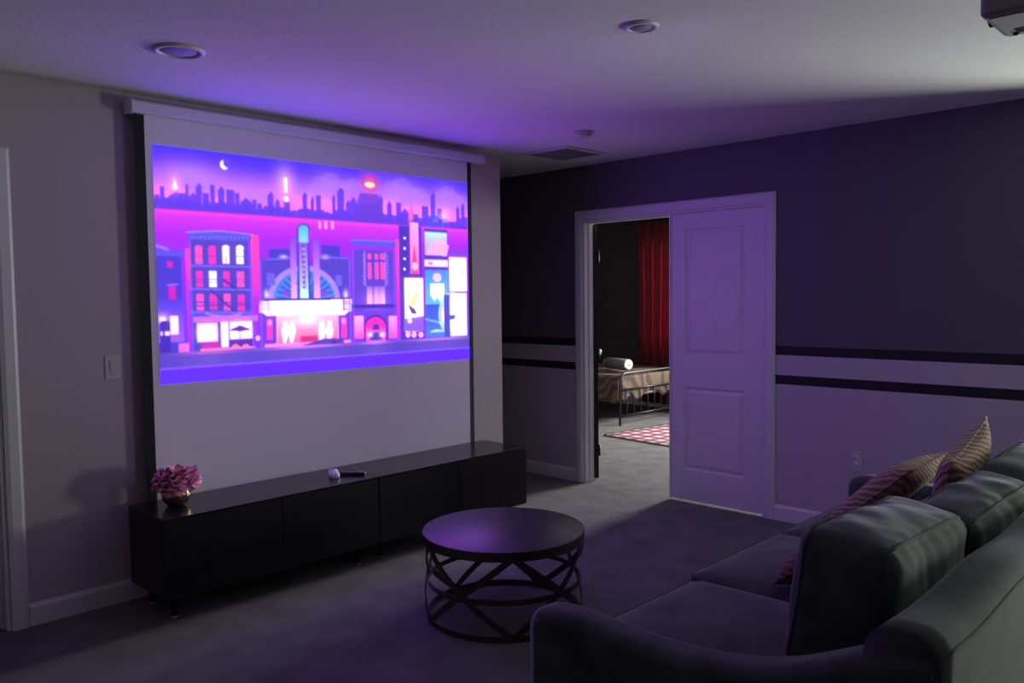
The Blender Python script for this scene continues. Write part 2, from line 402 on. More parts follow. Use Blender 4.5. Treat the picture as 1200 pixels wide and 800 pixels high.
def casing(name, axis, a0, a1, h, wd, t, side, label):
    # mitred casing around an opening a0..a1 (a0<a1), height h, face width wd
    bm = bmesh.new()
    prof = [(0, 0), (0, .012), (.25*wd, .019), (.8*wd, .019), (wd, .010), (wd, 0)]
    def pt(a, z, p): return (a, t+side*p, z) if axis == 'x' else (t+side*p, a, z)
    rings = []
    for corner in ('b0', 't0', 't1', 'b1'):
        ring = []
        for off, p in prof:
            if corner == 'b0': ring.append(pt(a0-off, 0, p))
            if corner == 't0': ring.append(pt(a0-off, h+off, p))
            if corner == 't1': ring.append(pt(a1+off, h+off, p))
            if corner == 'b1': ring.append(pt(a1+off, 0, p))
        rings.append(ring)
    add_loft(bm, rings)
    return struct(from_bm(name, bm, M['trim']), label, 'door trim')
def jamb(name, axis, a0, a1, h, t0, t1, label):
    root = empty(name); struct(root, label, 'door frame')
    th = .018
    def b(n, aa, ab, z0, z1, ta=t0, tb=t1):
        if axis == 'y': box(n, ta, tb, aa, ab, z0, z1, M['trim'], root, .002, 1)
        else: box(n, aa, ab, ta, tb, z0, z1, M['trim'], root, .002, 1)
    b('jamb', a0, a0+th, 0, h-th); b('jamb', a1-th, a1, 0, h-th); b('head_jamb', a0, a1, h-th, h)
    m0 = t0+.045; m1 = t0+.072
    b('door_stop', a0+th, a0+th+.011, 0, h-th, m0, m1); b('door_stop', a1-th-.011, a1-th, 0, h-th, m0, m1); b('door_stop', a0+th, a1-th, h-th-.011, h-th, m0, m1)
    return root
casing('trim_1', 'y', DR, DL, DH, .068, 0, -1, 'white casing around the double doorway to the bedroom')
jamb('trim_2', 'y', DR, DL, DH, 0, .12, 'white jamb lining the double doorway to the bedroom')
casing('trim_3', 'x', -4.74, -3.925, 2.06, .068, 0, -1, 'white casing of the dark doorway beside the screen wall')
jamb('trim_4', 'x', -4.74, -3.925, 2.06, 0, .12, 'white jamb of the dark doorway beside the screen wall')

# door leaves: flat slab with two sunk moulded panels; leaf runs along +x from its hinge, front faces -y
def door_leaf(name, wd, hgt, m, th=.035):
    bm = bmesh.new()
    xs = [0, .165, wd-.085, wd]; xs = [0, .125, wd-.125, wd]
    panels = [(.125, wd-.125, .215, .80), (.125, wd-.125, 1.02, hgt-.105)]
    for s in (0, 1):
        yy = th*s; d = 1 if s == 0 else -1
        Z = [0, .215, .80, 1.02, hgt-.105, hgt]
        for i in range(3):
            for j in range(5):
                if i == 1 and j in (1, 3):
                    x0, x1, z0, z1 = xs[1], xs[2], Z[j], Z[j+1]
                    rings = []
                    for off, dep in ((0, 0), (.012, .011), (.022, .011), (.042, .003)):
                        rings.append([(x0+off, yy+d*dep, z0+off), (x1-off, yy+d*dep, z0+off), (x1-off, yy+d*dep, z1-off), (x0+off, yy+d*dep, z1-off)])
                    R = [[bm.verts.new(p) for p in r] for r in rings]
                    for a, b_ in zip(R[:-1], R[1:]):
                        for k in range(4): bm.faces.new((a[k], a[(k+1) % 4], b_[(k+1) % 4], b_[k]))
                    bm.faces.new(R[-1])
                else:
                    bm.faces.new([bm.verts.new(p) for p in ((xs[i], yy, Z[j]), (xs[i+1], yy, Z[j]), (xs[i+1], yy, Z[j+1]), (xs[i], yy, Z[j+1]))])
    for (a, b_) in (((0, 0), (wd, 0)), ((wd, 0), (wd, hgt)), ((wd, hgt), (0, hgt)), ((0, hgt), (0, 0))):
        bm.faces.new([bm.verts.new(p) for p in ((a[0], 0, a[1]), (b_[0], 0, b_[1]), (b_[0], th, b_[1]), (a[0], th, a[1]))])
    bmesh.ops.remove_doubles(bm, verts=bm.verts, dist=1e-5)
    return from_bm(name, bm, m)
def knob(parent, m, x, z, th=.035):
    for y, s in ((0, -1), (th, 1)):
        o = lathe('door_knob', [(.026, 0), (.026, .006), (.011, .008), (.011, .03), (.024, .04), (.027, .052), (.02, .064), (0.001, .066)], m, parent, 18)
        o.location = (x, y, z); o.rotation_euler = (PI/2 if s < 0 else -PI/2, 0, 0)
add_scuff(M['door'])
LW = .712
d1 = door_leaf('door_1', LW, 1.998, M['door'])        # closed right leaf
d1.location = (.006, -.848, .014); d1.rotation_euler = (0, 0, -PI/2); struct(d1, 'white two-panel door leaf standing closed in the double doorway', 'door')
o = box('astragal', .001, .018, -.008, 0, 0, 1.998, M['trim'], d1, .002, 1)
d2 = door_leaf('door_2', LW, 1.982, M['black_door'])
d2.location = (.127, -.112, .02); d2.rotation_euler = (0, 0, math.radians(41.5)); struct(d2, 'dark door leaf swung open into the bedroom', 'door')
knob(d2, M['chrome'], LW-.06, .95)
for z in (.22, .98, 1.74):
    tube('hinge', [(0.0, -.006, z-.045), (0.0, -.006, z+.045)], .008, M['iron'], d2)
d3 = door_leaf('door_3', .77, 2.01, M['black_door']); d3.location = (-4.715, .125, .02); d3.rotation_euler = (0, 0, math.radians(80)); struct(d3, 'dark door leaf swung open beside the screen wall', 'door')
knob(d3, M['chrome'], .71, .95)

# windows (beyond the right edge of the photo and behind the closed leaf; daylight enters here), and an added rear one for fill
def window(name, y0, y1, z0, z1, x0, x1, label):
    root = empty(name, (x0, (y0+y1)/2, z0)); struct(root, label, 'window')
    def b(n, ya, yb, za, zb, xa=x0+.05, xb=x0+.09, m=M['trim']):
        o = box(n, xa-x0, xb-x0, ya-(y0+y1)/2, yb-(y0+y1)/2, za-z0, zb-z0, m, root)
        return o
    fw_ = .045
    b('window_frame', y0, y0+fw_, z0, z1); b('window_frame', y1-fw_, y1, z0, z1); b('window_frame', y0+fw_, y1-fw_, z0, z0+fw_); b('window_frame', y0+fw_, y1-fw_, z1-fw_, z1)
    ym = (y0+y1)/2; b('mullion', ym-.02, ym+.02, z0+fw_, z1-fw_)
    b('pane', y0+fw_, ym-.02, z0+fw_, z1-fw_, x0+.068, x0+.072, M['glass']); b('pane', ym+.02, y1-fw_, z0+fw_, z1-fw_, x0+.068, x0+.072, M['glass'])
    return root
window('window_1', WY0, WY1, WZ0, WZ1, 0, .12, 'white framed window beside the sofa')
w3 = window('added_rear_window', -.70, .70, .85, 2.12, 0, .12, 'added white framed window in the unseen rear wall'); w3.location = (-.75, RY0, .85); w3.rotation_euler = (0, 0, -PI/2)
window('window_2', -1.35, 1.95, .85, 2.1, BX1, BX1+.12, 'white framed bedroom window beside the red curtain')

# ------------------------------------------------------------------ projection screen with the projected street picture
SY = -.070                         # plane of the screen cloth
PX0, PX1, PZ0, PZ1 = -3.2617, -1.2045, 1.0444, 2.2061   # projected picture on the cloth
def px2uv(px, py):
    d = FWD + RGT*((px-600)/FPX) - UPV*((py-400)/FPX)
    t = (SY-CAM.y)/d.y; p = CAM+d*t
    return (p.x-PX0)/(PX1-PX0), (PZ1-p.z)/(PZ1-PZ0)

def paint_picture(W=600, HH=339):
    """A generic dusk street of town houses, a playhouse and billboards, as colours for the picture's mesh."""
    U, V = np.meshgrid(np.linspace(0, 1, W), np.linspace(0, 1, HH))
    A = np.zeros((HH, W, 3))
    def mix(mask, col, a=1.0):
        m_ = (mask*a)[..., None]; A[:] = A*(1-m_)+np.asarray(col, float)*m_
    def rect(x0, y0, x1, y1, col, a=1.0):
        u0, v0 = px2uv(x0, y0); u1, v1 = px2uv(x1, y1)
        mix(((U >= u0) & (U <= u1) & (V >= v0) & (V <= v1)).astype(float), col, a)
    def grad(x0, y0, x1, y1, c0, c1, a=1.0):
        u0, v0 = px2uv(x0, y0); u1, v1 = px2uv(x1, y1)
        t = np.clip((V-v0)/(v1-v0), 0, 1)[..., None]
        m_ = ((U >= u0) & (U <= u1) & (V >= v0) & (V <= v1)).astype(float)
        mix(m_, np.asarray(c0, float)*(1-t)+np.asarray(c1, float)*t, a)
    def poly(pts, col, a=1.0):
        P = [px2uv(*p) for p in pts]; inside = np.zeros(U.shape, bool)
        for (xa, ya), (xb, yb) in zip(P, P[1:]+P[:1]):
            if ya == yb: continue
            c = ((ya > V) != (yb > V)) & (U < (xb-xa)*(V-ya)/(yb-ya)+xa); inside ^= c
        mix(inside.astype(float), col, a)
    def ell(x, y, rx, ry, col, a=1.0, soft=0.0, top=False):
        u, v = px2uv(x, y); u1, _ = px2uv(x+rx, y); _, v1 = px2uv(x, y+ry)
        d = np.hypot((U-u)/(u1-u), (V-v)/(v1-v))
        m_ = np.clip((1-d)/max(soft, .04)+.5, 0, 1) if soft == 0 else np.exp(-(d*d)*1.6)
        if top: m_ = m_*(V <= v)
        mix(m_, col, a)
    def ring(x, y, r0, r1, ry, col, a=1.0):
        u, v = px2uv(x, y); u1, _ = px2uv(x+r1, y); _, v1 = px2uv(x, y+ry)
        d = np.hypot((U-u)/(u1-u), (V-v)/(v1-v)); mix(((d < 1) & (d > r0/r1) & (V <= v)).astype(float), col, a)
    def line(x0, y0, x1, y1, wd, col, a=1.0):
        u0, v0 = px2uv(x0, y0); u1, v1 = px2uv(x1, y1); au = 1.777
        du, dv = (u1-u0)*au, v1-v0; L2 = du*du+dv*dv
        t = np.clip((((U-u0)*au)*du+(V-v0)*dv)/L2, 0, 1)
        d = np.hypot((U-u0)*au-t*du, (V-v0)-t*dv); mix(np.clip((wd/280.0-d)*280+.5, 0, 1), col, a)
    # sky
    stops = [(0, (76, 52, 252)), (.05, (96, 60, 250)), (.10, (150, 84, 250)), (.15, (205, 104, 246)), (.22, (244, 112, 226)), (.31, (250, 122, 214))]
    vv = [s[0] for s in stops]
    for k in range(3): A[..., k] = np.interp(V, vv, [s[1][k] for s in stops])
    for (x, y, rx, ry, a) in ((222, 205, 42, 22, .75), (240, 222, 60, 20, .6), (300, 228, 60, 18, .5), (385, 222, 26, 26, .7), (365, 232, 30, 16, .6), (412, 222, 18, 16, .6), (465, 226, 34, 22, .7), (490, 238, 40, 22, .6), (522, 232, 16, 20, .7), (540, 240, 14, 16, .6)):
        ell(x, y, rx, ry, (192, 128, 254), a*.95, soft=1)
    for (x, y, rx, ry) in ((195, 228, 16, 18), (250, 232, 60, 12), (370, 240, 40, 14), (450, 246, 26, 20), (500, 250, 46, 14)):
        ell(x, y, rx, ry, (255, 140, 228), .6, soft=1)
    for (cx, cy, sc_) in ((212, 214, 1.0), (236, 222, .8), (382, 216, 1.0), (412, 218, .7), (466, 222, 1.0), (486, 232, .9), (522, 228, .7), (296, 232, .8)):
        for (dx, dy, r) in ((-14, 4, 8), (-6, -2, 10), (5, -5, 11), (14, 2, 9), (22, 6, 7)):
            ell(cx+dx*sc_, cy+dy*sc_, r*sc_, r*.8*sc_, (184, 120, 252), .30)
    # moon
    ell(262.5, 193, 5, 5.6, (255, 250, 255)); ell(266, 191.0, 4.8, 5.2, (104, 66, 246))
    # far skyline, straight roofs of generic towers
    rr = np.random.default_rng(21)
    def hor(x): return 243.5+(x-178)*(268.5-243.5)/(548-178)
    for x, h, wd in [(184, 16, 3), (190, 26, 3), (196, 14, 8), (206, 16, 9), (214, 20, 6), (219, 30, 2), (226, 16, 6), (233, 28, 4), (241, 22, 4), (249, 32, 3), (259, 26, 4), (270, 28, 5), (278, 24, 3), (288, 14, 7), (298, 18, 3), (304, 14, 3), (317, 24, 3.5), (325, 16, 3), (336, 18, 4), (357, 26, 3), (366, 22, 2), (373, 28, 3), (391, 26, 2), (399, 34, 4.5), (408, 20, 3), (414, 24, 3.5), (424, 20, 8), (435, 24, 10), (446, 28, 3), (456, 22, 3), (467, 26, 3), (474, 14, 5), (498, 24, 4), (507, 36, 3), (515, 22, 3), (536, 22, 2), (542, 26, 2)]:
        y = hor(x); rect(x-wd, y-h, x+wd, y+2, (106, 64, 230), .92)
        if rr.random() < .5: poly([(x-wd, y-h+.5), (x, y-h-5), (x+wd, y-h+.5)], (106, 64, 230), .92)
    for i in range(64):
        x = 179+i*5.8; y = hor(x); rect(x-3.4, y-6-8*rr.random(), x+3.4, y+4, (104, 64, 226), .9)
    poly([(410, 258), (422, 226), (443, 228), (452, 262)], (112, 66, 224), .9)
    poly([(476, 262), (482, 235), (486, 262)], (214, 96, 216), .7)
    # lit beacons on the skyline
    ell(205, 214, 9, 14, (255, 160, 235), .6, soft=1); poly([(201, 222), (204, 208), (209, 222)], (255, 240, 255))
    ell(334, 212, 15, 22, (250, 170, 255), .7, soft=1); rect(332.2, 208, 336.6, 226, (255, 250, 255)); ell(335, 233, 3, 3.6, (255, 240, 250))
    ell(433, 214, 13, 13, (255, 80, 150), .85, soft=1); ell(433, 216.5, 6, 3.4, (255, 225, 200))
    ell(507, 264, 14, 12, (90, 150, 250), .7, soft=1)
    ell(520, 254, 8, 10, (255, 235, 255), .6, soft=1); ell(347, 249, 7, 4, (250, 170, 240), .8, soft=1)
    # magenta haze behind the near street
    grad(170, 244, 560, 420, (232, 62, 226), (160, 52, 250))
    u0, _ = px2uv(178, 250)
    hv = np.array([px2uv(178, 244.5)[1], px2uv(548, 268.5)[1]]).mean()
    st = [(hv, (226, 70, 222)), (hv+.03, (212, 60, 232)), (hv+.11, (172, 50, 244)), (hv+.3, (140, 58, 242)), (1, (116, 60, 238))]
    m_ = (V > hv)
    for k in range(3): A[..., k] = np.where(m_, np.interp(V, [s[0] for s in st], [s[1][k] for s in st]), A[..., k])
    for i in range(64):
        x = 179+i*5.8; u, _ = px2uv(x, 250); h = .02+.03*rr.random()
        mix(((abs(U-u) < .009) & (V < hv) & (V > hv-h)).astype(float), (104, 64, 226), .85)
    BD, BM_, BL = (84, 62, 206), (98, 72, 218), (128, 92, 240)
    # small house
    rect(180, 300, 216, 416, (82, 64, 222)); rect(180, 292, 219, 301, (104, 84, 232)); grad(180, 345, 216, 400, (82, 64, 222), (164, 96, 248))
    line(181, 287, 196, 292, 1.6, (150, 130, 250)); grad(216, 291, 228, 415, (238, 70, 200), (170, 50, 250)); rect(222, 340, 229, 415, (90, 60, 236), .8)
    rect(195, 306, 203, 313, (214, 50, 200)); rect(197, 335, 206, 351, (208, 44, 208)); line(196, 334, 208, 333, .7, (170, 140, 250))
    rect(199, 370, 209, 392, (255, 225, 245)); rect(203.6, 370, 204.2, 392, (200, 120, 210)); ell(190, 374, 9, 8, (255, 200, 235), .9, soft=1); rect(187, 372, 194, 377, (255, 250, 255))
    rect(187, 380, 200, 414, (76, 52, 196)); poly([(187, 380), (189, 376), (197, 376), (200, 380)], (76, 52, 196)); rect(188, 388, 190.5, 393, (255, 245, 250)); rect(192.5, 388, 199, 393, (255, 235, 250))
    grad(209, 402, 222, 414, (220, 120, 230), (235, 110, 220))
    # four-storey town house
    rect(222, 279, 294, 416, (86, 72, 212)); poly([(218, 272), (230, 272), (231, 270), (285, 272), (286, 274), (297, 275), (294, 283), (222, 281)], (100, 88, 224))
    line(218, 272, 256, 270.5, .7, (190, 150, 252)); line(256, 270.5, 297, 275, .7, (190, 150, 252)); rect(222, 281, 294, 283, (130, 108, 236))
    grad(294, 275.5, 305, 350, (240, 78, 196), (214, 56, 226)); grad(294, 348, 305, 415, (190, 56, 232), (110, 60, 240))
    for r_, (y0, y1) in enumerate(((290, 309), (317, 336), (344, 363))):
        for c_, x in enumerate((232.5, 248.5, 264.5, 281)):
            x += r_*.8; yy = .012*(x-232)
            col = (255, 244, 252) if (r_, c_) in ((0, 2), (0, 3), (1, 1)) else ((244, 92, 214) if (r_+c_) % 2 == 0 else (228, 62, 206))
            rect(x-4.6, y0+yy, x+4.6, y1+yy, col)
            if r_ == 0: ell(x, y0+.5, 4.6, 3.4, col, top=True)
            rect(x-4.6, (y0+y1)/2+yy, x+4.6, (y0+y1)/2+.9+yy, (126, 60, 214)); rect(x-.4, (y0+y1)/2+yy, x+.4, y1+yy, (150, 60, 214))
        rect(222, y1+2.5, 296, y1+4.5, (108, 84, 226)); rect(224, y1-6, 294, y1-5, (92, 60, 200), .7)
    line(247, 340, 276, 366, .8, (66, 44, 176)); line(262, 328, 278, 340, .8, (66, 44, 176))
    ring(262, 366, 0, 0.1, 1, BD)
    for k in range(24):
        a = PI*k/24; x = 262+21*math.cos(a); y = 366+4*math.sin(a); line(x, y, 262+21*math.cos(a+PI/24), 366+4*math.sin(a+PI/24), .7, (206, 150, 250))
    rect(226, 371, 302, 376, (206, 110, 236)); rect(230, 379, 255, 400, (255, 206, 250)); ell(242, 390, 12, 9, (255, 255, 255), .9, soft=1)
    grad(236, 401, 257, 409, (170, 50, 190), (200, 70, 200)); rect(258, 377, 268, 406, (255, 235, 255)); rect(269, 377, 296, 399, (255, 225, 252)); ell(282, 385, 12, 8, (255, 255, 255), .8, soft=1)
    poly([(268, 387), (281, 381), (294, 386), (281, 388)], (84, 50, 196)); rect(280.2, 386, 281.4, 402, (84, 50, 196))
    rect(268, 398, 296, 407, (92, 50, 196)); ell(276, 407, 5, 4, (240, 130, 190)); ell(288, 407, 5, 4, (240, 130, 190)); grad(234, 409, 300, 414, (250, 130, 225), (236, 110, 225))
    ell(302, 396, 3, 3, (255, 190, 240))
    for x in (222.5, 293.5): line(x, 283, x+3.5, 414, .6, (140, 112, 242))
    for y in (312, 339, 366): line(222, y-1, 296, y+.6, .6, (150, 120, 246))
    for k in range(14): rect(224+k*5, 276.5, 226+k*5, 279.5, (140, 116, 244), .8)
    # playhouse with blank marquee
    rect(305, 304, 346, 350, (92, 72, 216)); rect(372, 300, 410, 350, (92, 72, 216)); rect(315, 291, 342, 306, (82, 66, 216)); rect(376, 287, 398, 302, (82, 66, 216))
    ell(332, 301, 6, 3, (255, 210, 250), .9, soft=1); ell(381, 301, 6, 3, (255, 210, 250), .9, soft=1); line(312, 304, 342, 302.5, .7, (150, 120, 245)); line(372, 300, 408, 303, .7, (150, 120, 245))
    ring(357.5, 352, 33, 41, 41, (176, 140, 250)); ring(357.5, 352, 0, 35, 35, (84, 130, 236))
    for k in range(15):
        a = PI*(k+.5)/15; line(357.5, 352, 357.5+33*math.cos(a), 352-33*math.sin(a), .8, (56, 66, 196))
    for x in (335, 380): ell(x, 343, 4, 3.4, (150, 70, 220), .9)
    rect(312, 320, 322, 334, (120, 100, 238)); rect(393, 322, 401, 335, (120, 100, 238)); ell(312, 345, 3.5, 7, (255, 225, 250), .95, soft=1); ell(405, 345, 3.5, 7, (255, 225, 250), .95, soft=1)
    for x in (344, 370.5): grad(x-4.5, 282, x+4.5, 351, (150, 80, 236), (240, 176, 246)); ell(x, 283, 4.5, 4, (150, 80, 236), top=True)
    rect(347.6, 268, 363.4, 351, (76, 64, 196)); ell(355.6, 269, 7.9, 7, (76, 64, 196), top=True)
    grad(349.6, 268, 361.4, 284, (104, 190, 248), (150, 214, 250)); ell(355.5, 268.5, 5.9, 5, (104, 190, 248), top=True)
    grad(349.6, 284, 361.4, 351, (150, 90, 226), (214, 250, 250)); rect(353.0, 287, 358.2, 338, (100, 64, 190), .75)
    for y in range(290, 337, 6): rect(354, y, 357.2, y+3.4, (214, 170, 246), .8)
    for y in (259, 263.5): rect(371, y+1, 397, y+2.6, (250, 176, 228))
    for x in (373, 380, 388): rect(x, 259, x+3, 268, (250, 176, 228))
    rect(310, 350, 412, 352.2, (70, 44, 190)); poly([(304, 352), (412, 350.5), (412, 364.5), (304, 366.5)], (250, 236, 255)); poly([(307, 366), (409, 364), (404, 369), (312, 370)], (255, 232, 250))
    for y in range(353, 365, 3):
        rect(305, y, 313, y+.9, (160, 110, 220)); rect(403, y-.5, 411, y+.4, (160, 110, 220))
    rect(314, 351.5, 315, 365.5, (80, 50, 190)); rect(402, 350.5, 403, 364.5, (80, 50, 190))
    rect(309, 371, 323, 402, (104, 70, 222)); rect(396, 369, 410, 400, (104, 70, 222)); rect(312, 374, 320, 398, (226, 70, 214)); rect(399, 372, 407, 396, (226, 70, 214)); ell(316, 378, 2.6, 4, (255, 200, 250), 1, soft=1); ell(402.5, 376, 2.6, 4, (255, 200, 250), 1, soft=1)
    grad(324, 370, 396, 406, (255, 190, 236), (240, 92, 190)); ell(360, 376, 20, 8, (255, 246, 255), .7, soft=1)
    for x in (334, 342, 377, 386):
        poly([(x-2, 376), (x+2, 376), (x+4.4, 388), (x+1, 402), (x-2, 402), (x-4.4, 388)], (255, 246, 252))
    rect(352, 394, 372, 402, (200, 60, 150)); grad(310, 403, 412, 408, (250, 150, 236), (230, 110, 220))
    line(305, 306, 307, 414, .6, (150, 120, 246)); line(409, 304, 411, 404, .6, (150, 120, 246)); line(324, 371, 324.5, 403, .6, (250, 200, 250)); line(396, 369, 396.5, 401, .6, (250, 200, 250))
    # low car in front of the playhouse
    poly([(353, 410), (355, 404), (366, 401), (378, 397), (392, 396), (402, 398), (404, 404), (390, 408), (370, 411)], (96, 64, 206)); ell(361.5, 408, 3.4, 3.6, (74, 48, 176)); ell(391, 402.5, 3.4, 3.6, (74, 48, 176)); ell(383, 409, 9, 1.6, (255, 230, 255), .9, soft=1)
    # arched carriage house
    grad(413, 292, 462, 404, (96, 74, 216), (124, 66, 232)); rect(411, 281, 464, 290, (104, 88, 226)); rect(412, 290, 463, 292, (70, 52, 200)); line(411, 281, 463, 283, .7, (150, 130, 250))
    rect(426, 294, 429, 335, (160, 110, 240)); rect(450, 295, 453, 336, (160, 110, 240))
    for x in (433, 441, 448): rect(x-2.6, 297, x+2.6, 327, (236, 84, 206)); rect(x-3, 304, x+3, 307, (110, 64, 210)); grad(x-3.4, 336, x+3.4, 356, (180, 110, 244), (255, 240, 255))
    ell(440, 352, 16, 12, (230, 150, 252), .6, soft=1); rect(412, 357, 464, 360, (78, 52, 196)); grad(463, 280, 470, 402, (238, 74, 206), (196, 56, 236))
    grad(415, 370, 426, 396, (255, 190, 246), (240, 96, 220)); grad(455, 370, 465, 396, (255, 180, 240), (236, 90, 216)); ell(440, 384, 13.5, 15, (84, 44, 186), top=True); rect(426.5, 384, 453.5, 403, (84, 44, 186)); ell(440, 384, 12, 13, (226, 58, 214), top=True); rect(428, 384, 452, 403, (236, 80, 218))
    poly([(436, 386), (437.5, 380), (443, 380), (445, 386)], (84, 60, 200)); rect(433, 390, 447.5, 398, (84, 60, 206)); ell(433.5, 392, 4.4, 4, (255, 250, 255), 1, soft=1); ell(447.5, 392, 4.4, 4, (255, 250, 255), 1, soft=1); ell(434, 402, 3.6, 2.4, (255, 240, 255), .9, soft=1); ell(447, 401.5, 3.6, 2.4, (255, 240, 255), .9, soft=1)
    for x in (413.5, 462): line(x, 292, x+1, 402, .6, (146, 118, 246))
    for y in range(298, 334, 4): rect(425.5, y, 426.6, y+2, (200, 150, 250)); rect(453.4, y+1, 454.5, y+3, (200, 150, 250))
    # billboards
    rect(467, 264, 496, 402, (88, 62, 214)); rect(469, 266, 478, 324, (80, 58, 200))
    for y in (279, 291, 303, 315): rect(472.4, y-1.4, 475.4, y+1.6, (255, 245, 255))
    grad(480, 260, 491, 321, (244, 176, 240), (250, 120, 214)); poly([(482, 321), (485, 285), (490, 321)], (232, 70, 190)); ell(486, 312, 3.4, 5, (250, 190, 230))
    rect(473, 325, 496.5, 388, (255, 246, 236)); poly([(473, 374), (496, 370), (496.5, 388), (473, 388)], (150, 100, 226)); poly([(480, 356), (487, 342), (490, 344), (484, 360)], (240, 220, 170)); poly([(478, 357), (486, 362), (488, 368), (482, 367)], (84, 58, 190)); ell(480, 376, 2.6, 2.6, (255, 240, 255))
    for x in (478, 485, 493): ell(x, 392, 3, 3.4, (255, 190, 236))
    rect(496.5, 268, 526, 396, (84, 66, 214)); grad(497, 271, 524, 300, (196, 226, 255), (190, 150, 250)); poly([(498, 299), (506, 284), (516, 281), (526, 288), (523, 300)], (244, 180, 240), .9)
    rect(497, 304, 524.5, 313, (255, 220, 246)); ell(504, 308.5, 2.4, 2.2, (200, 120, 220)); grad(498, 316, 525.5, 356, (84, 150, 250), (110, 190, 255))
    poly([(504, 332), (520, 332), (521, 348), (516, 354), (512, 348), (509, 353), (504, 346)], (236, 244, 255)); ell(512, 325, 5, 5, (250, 200, 236)); grad(498, 358, 527, 394, (70, 96, 226), (96, 130, 244))
    for (x0, y0, x1, y1) in ((499, 374, 512, 377), (512, 377, 526, 383)): line(x0, y0, x1, y1, 1.3, (150, 200, 255))
    ell(512, 389, 8, 3.4, (190, 220, 255), top=True)
    rect(526, 294, 548, 298, (104, 80, 220)); rect(526, 301, 547, 341, (255, 238, 255)); rect(541, 316, 542, 324, (170, 110, 190)); rect(528, 328, 545, 328.9, (250, 200, 240))
    rect(528, 343, 547, 393, (240, 236, 255)); ell(530, 368, 16, 26, (214, 236, 250), .8); ell(530, 368, 12, 20, (250, 226, 246), .9); ell(529, 368, 8, 14, (250, 246, 255)); poly([(527, 369), (534, 369), (532, 374), (527, 374)], (90, 70, 200)); rect(520, 345, 527.4, 395, (84, 80, 222))
    # pavement, road and the plain band along the bottom
    def vline(yl): return px2uv(189, yl)[1]
    v1, v2, v3, v4 = vline(413.5), vline(418), vline(432), vline(434)
    mix(((V > v1) & (V <= 1)).astype(float), (92, 70, 210))
    for (x, wd, c) in ((245, 34, (200, 110, 226)), (360, 48, (236, 140, 240)), (440, 16, (226, 150, 246)), (515, 34, (220, 140, 240))):
        u, _ = px2uv(x, 405); u1, _ = px2uv(x+wd, 405); mix(np.exp(-((U-u)/(u1-u))**2)*((V > v1) & (V < v2)), c, .8); mix(np.exp(-((U-u)/(u1-u))**2)*((V >= v2) & (V < v3)), (130, 96, 226), .5)
    mix(((V > v3) & (V <= v4)).astype(float), (150, 104, 250)); mix((V > v4).astype(float), (104, 52, 255))
    # the projected image is slightly soft and its lights bleed
    def blur(B, r):
        k = np.exp(-.5*(np.arange(-3*r, 3*r+1)/r)**2); k /= k.sum()
        for ax in (0, 1):
            pad = [(3*r, 3*r) if a == ax else (0, 0) for a in range(3)]; P = np.pad(B, pad, 'edge')
            B = sum(k[i]*np.take(P, range(i, i+B.shape[ax]), ax) for i in range(len(k)))
        return B
    A[:] = blur(A, 1)
    br = np.clip(A-np.array([225, 190, 225.]), 0, None)*np.array([6, 3, 1.])
    A[:] = np.clip(A*np.array([1.06, 1.06, 1.02]) + .28*blur(br, 8), 0, 255)
    return A

def picture_mesh(parent):
    W, HH = 600, 339
    A = paint_picture(W, HH)
    L = lin(np.clip(A, 0, 255))
    # a projector pushes its bright blues and whites far past what the exposure holds
    L = L*(1+PICTURE_GAIN*np.array([.80, .10, 1.06])*np.clip((A-228)/27, 0, 1)**1.5)
    X, Z = np.meshgrid(np.linspace(PX0, PX1, W), np.linspace(PZ1, PZ0, HH))
    co = np.stack([X, np.full_like(X, SY-.0022), Z], -1).reshape(-1, 3)
    i = np.arange(HH-1)[:, None]*W+np.arange(W-1)[None, :]
    F = np.stack([i, i+W, i+W+1, i+1], -1).reshape(-1, 4)
    me = bpy.data.meshes.new('projected_picture')
    me.vertices.add(len(co)); me.vertices.foreach_set('co', co.astype(np.float32).ravel())
    me.loops.add(F.size); me.loops.foreach_set('vertex_index', F.astype(np.int32).ravel())
    me.polygons.add(len(F)); me.polygons.foreach_set('loop_start', np.arange(0, F.size, 4, dtype=np.int32))
    me.update(calc_edges=True); me.validate()
    at_ = me.color_attributes.new('picture', 'FLOAT_COLOR', 'POINT')
    C4 = np.concatenate([L.reshape(-1, 3), np.ones((W*HH, 1))], 1).astype(np.float32)
    at_.data.foreach_set('color', C4.ravel())
    m = bpy.data.materials.new('projected_light'); m.use_nodes = True; nt = m.node_tree; nt.nodes.clear()
    o = nt.nodes.new('ShaderNodeOutputMaterial'); e = nt.nodes.new('ShaderNodeEmission'); a = nt.nodes.new('ShaderNodeAttribute'); a.attribute_name = 'picture'
    nt.links.new(a.outputs['Color'], e.inputs[0]); nt.links.new(e.outputs[0], o.inputs[0])
    ob = link('projected_picture', me, m, parent); ob['label'] = 'projected picture of a purple city street at dusk'
    return ob

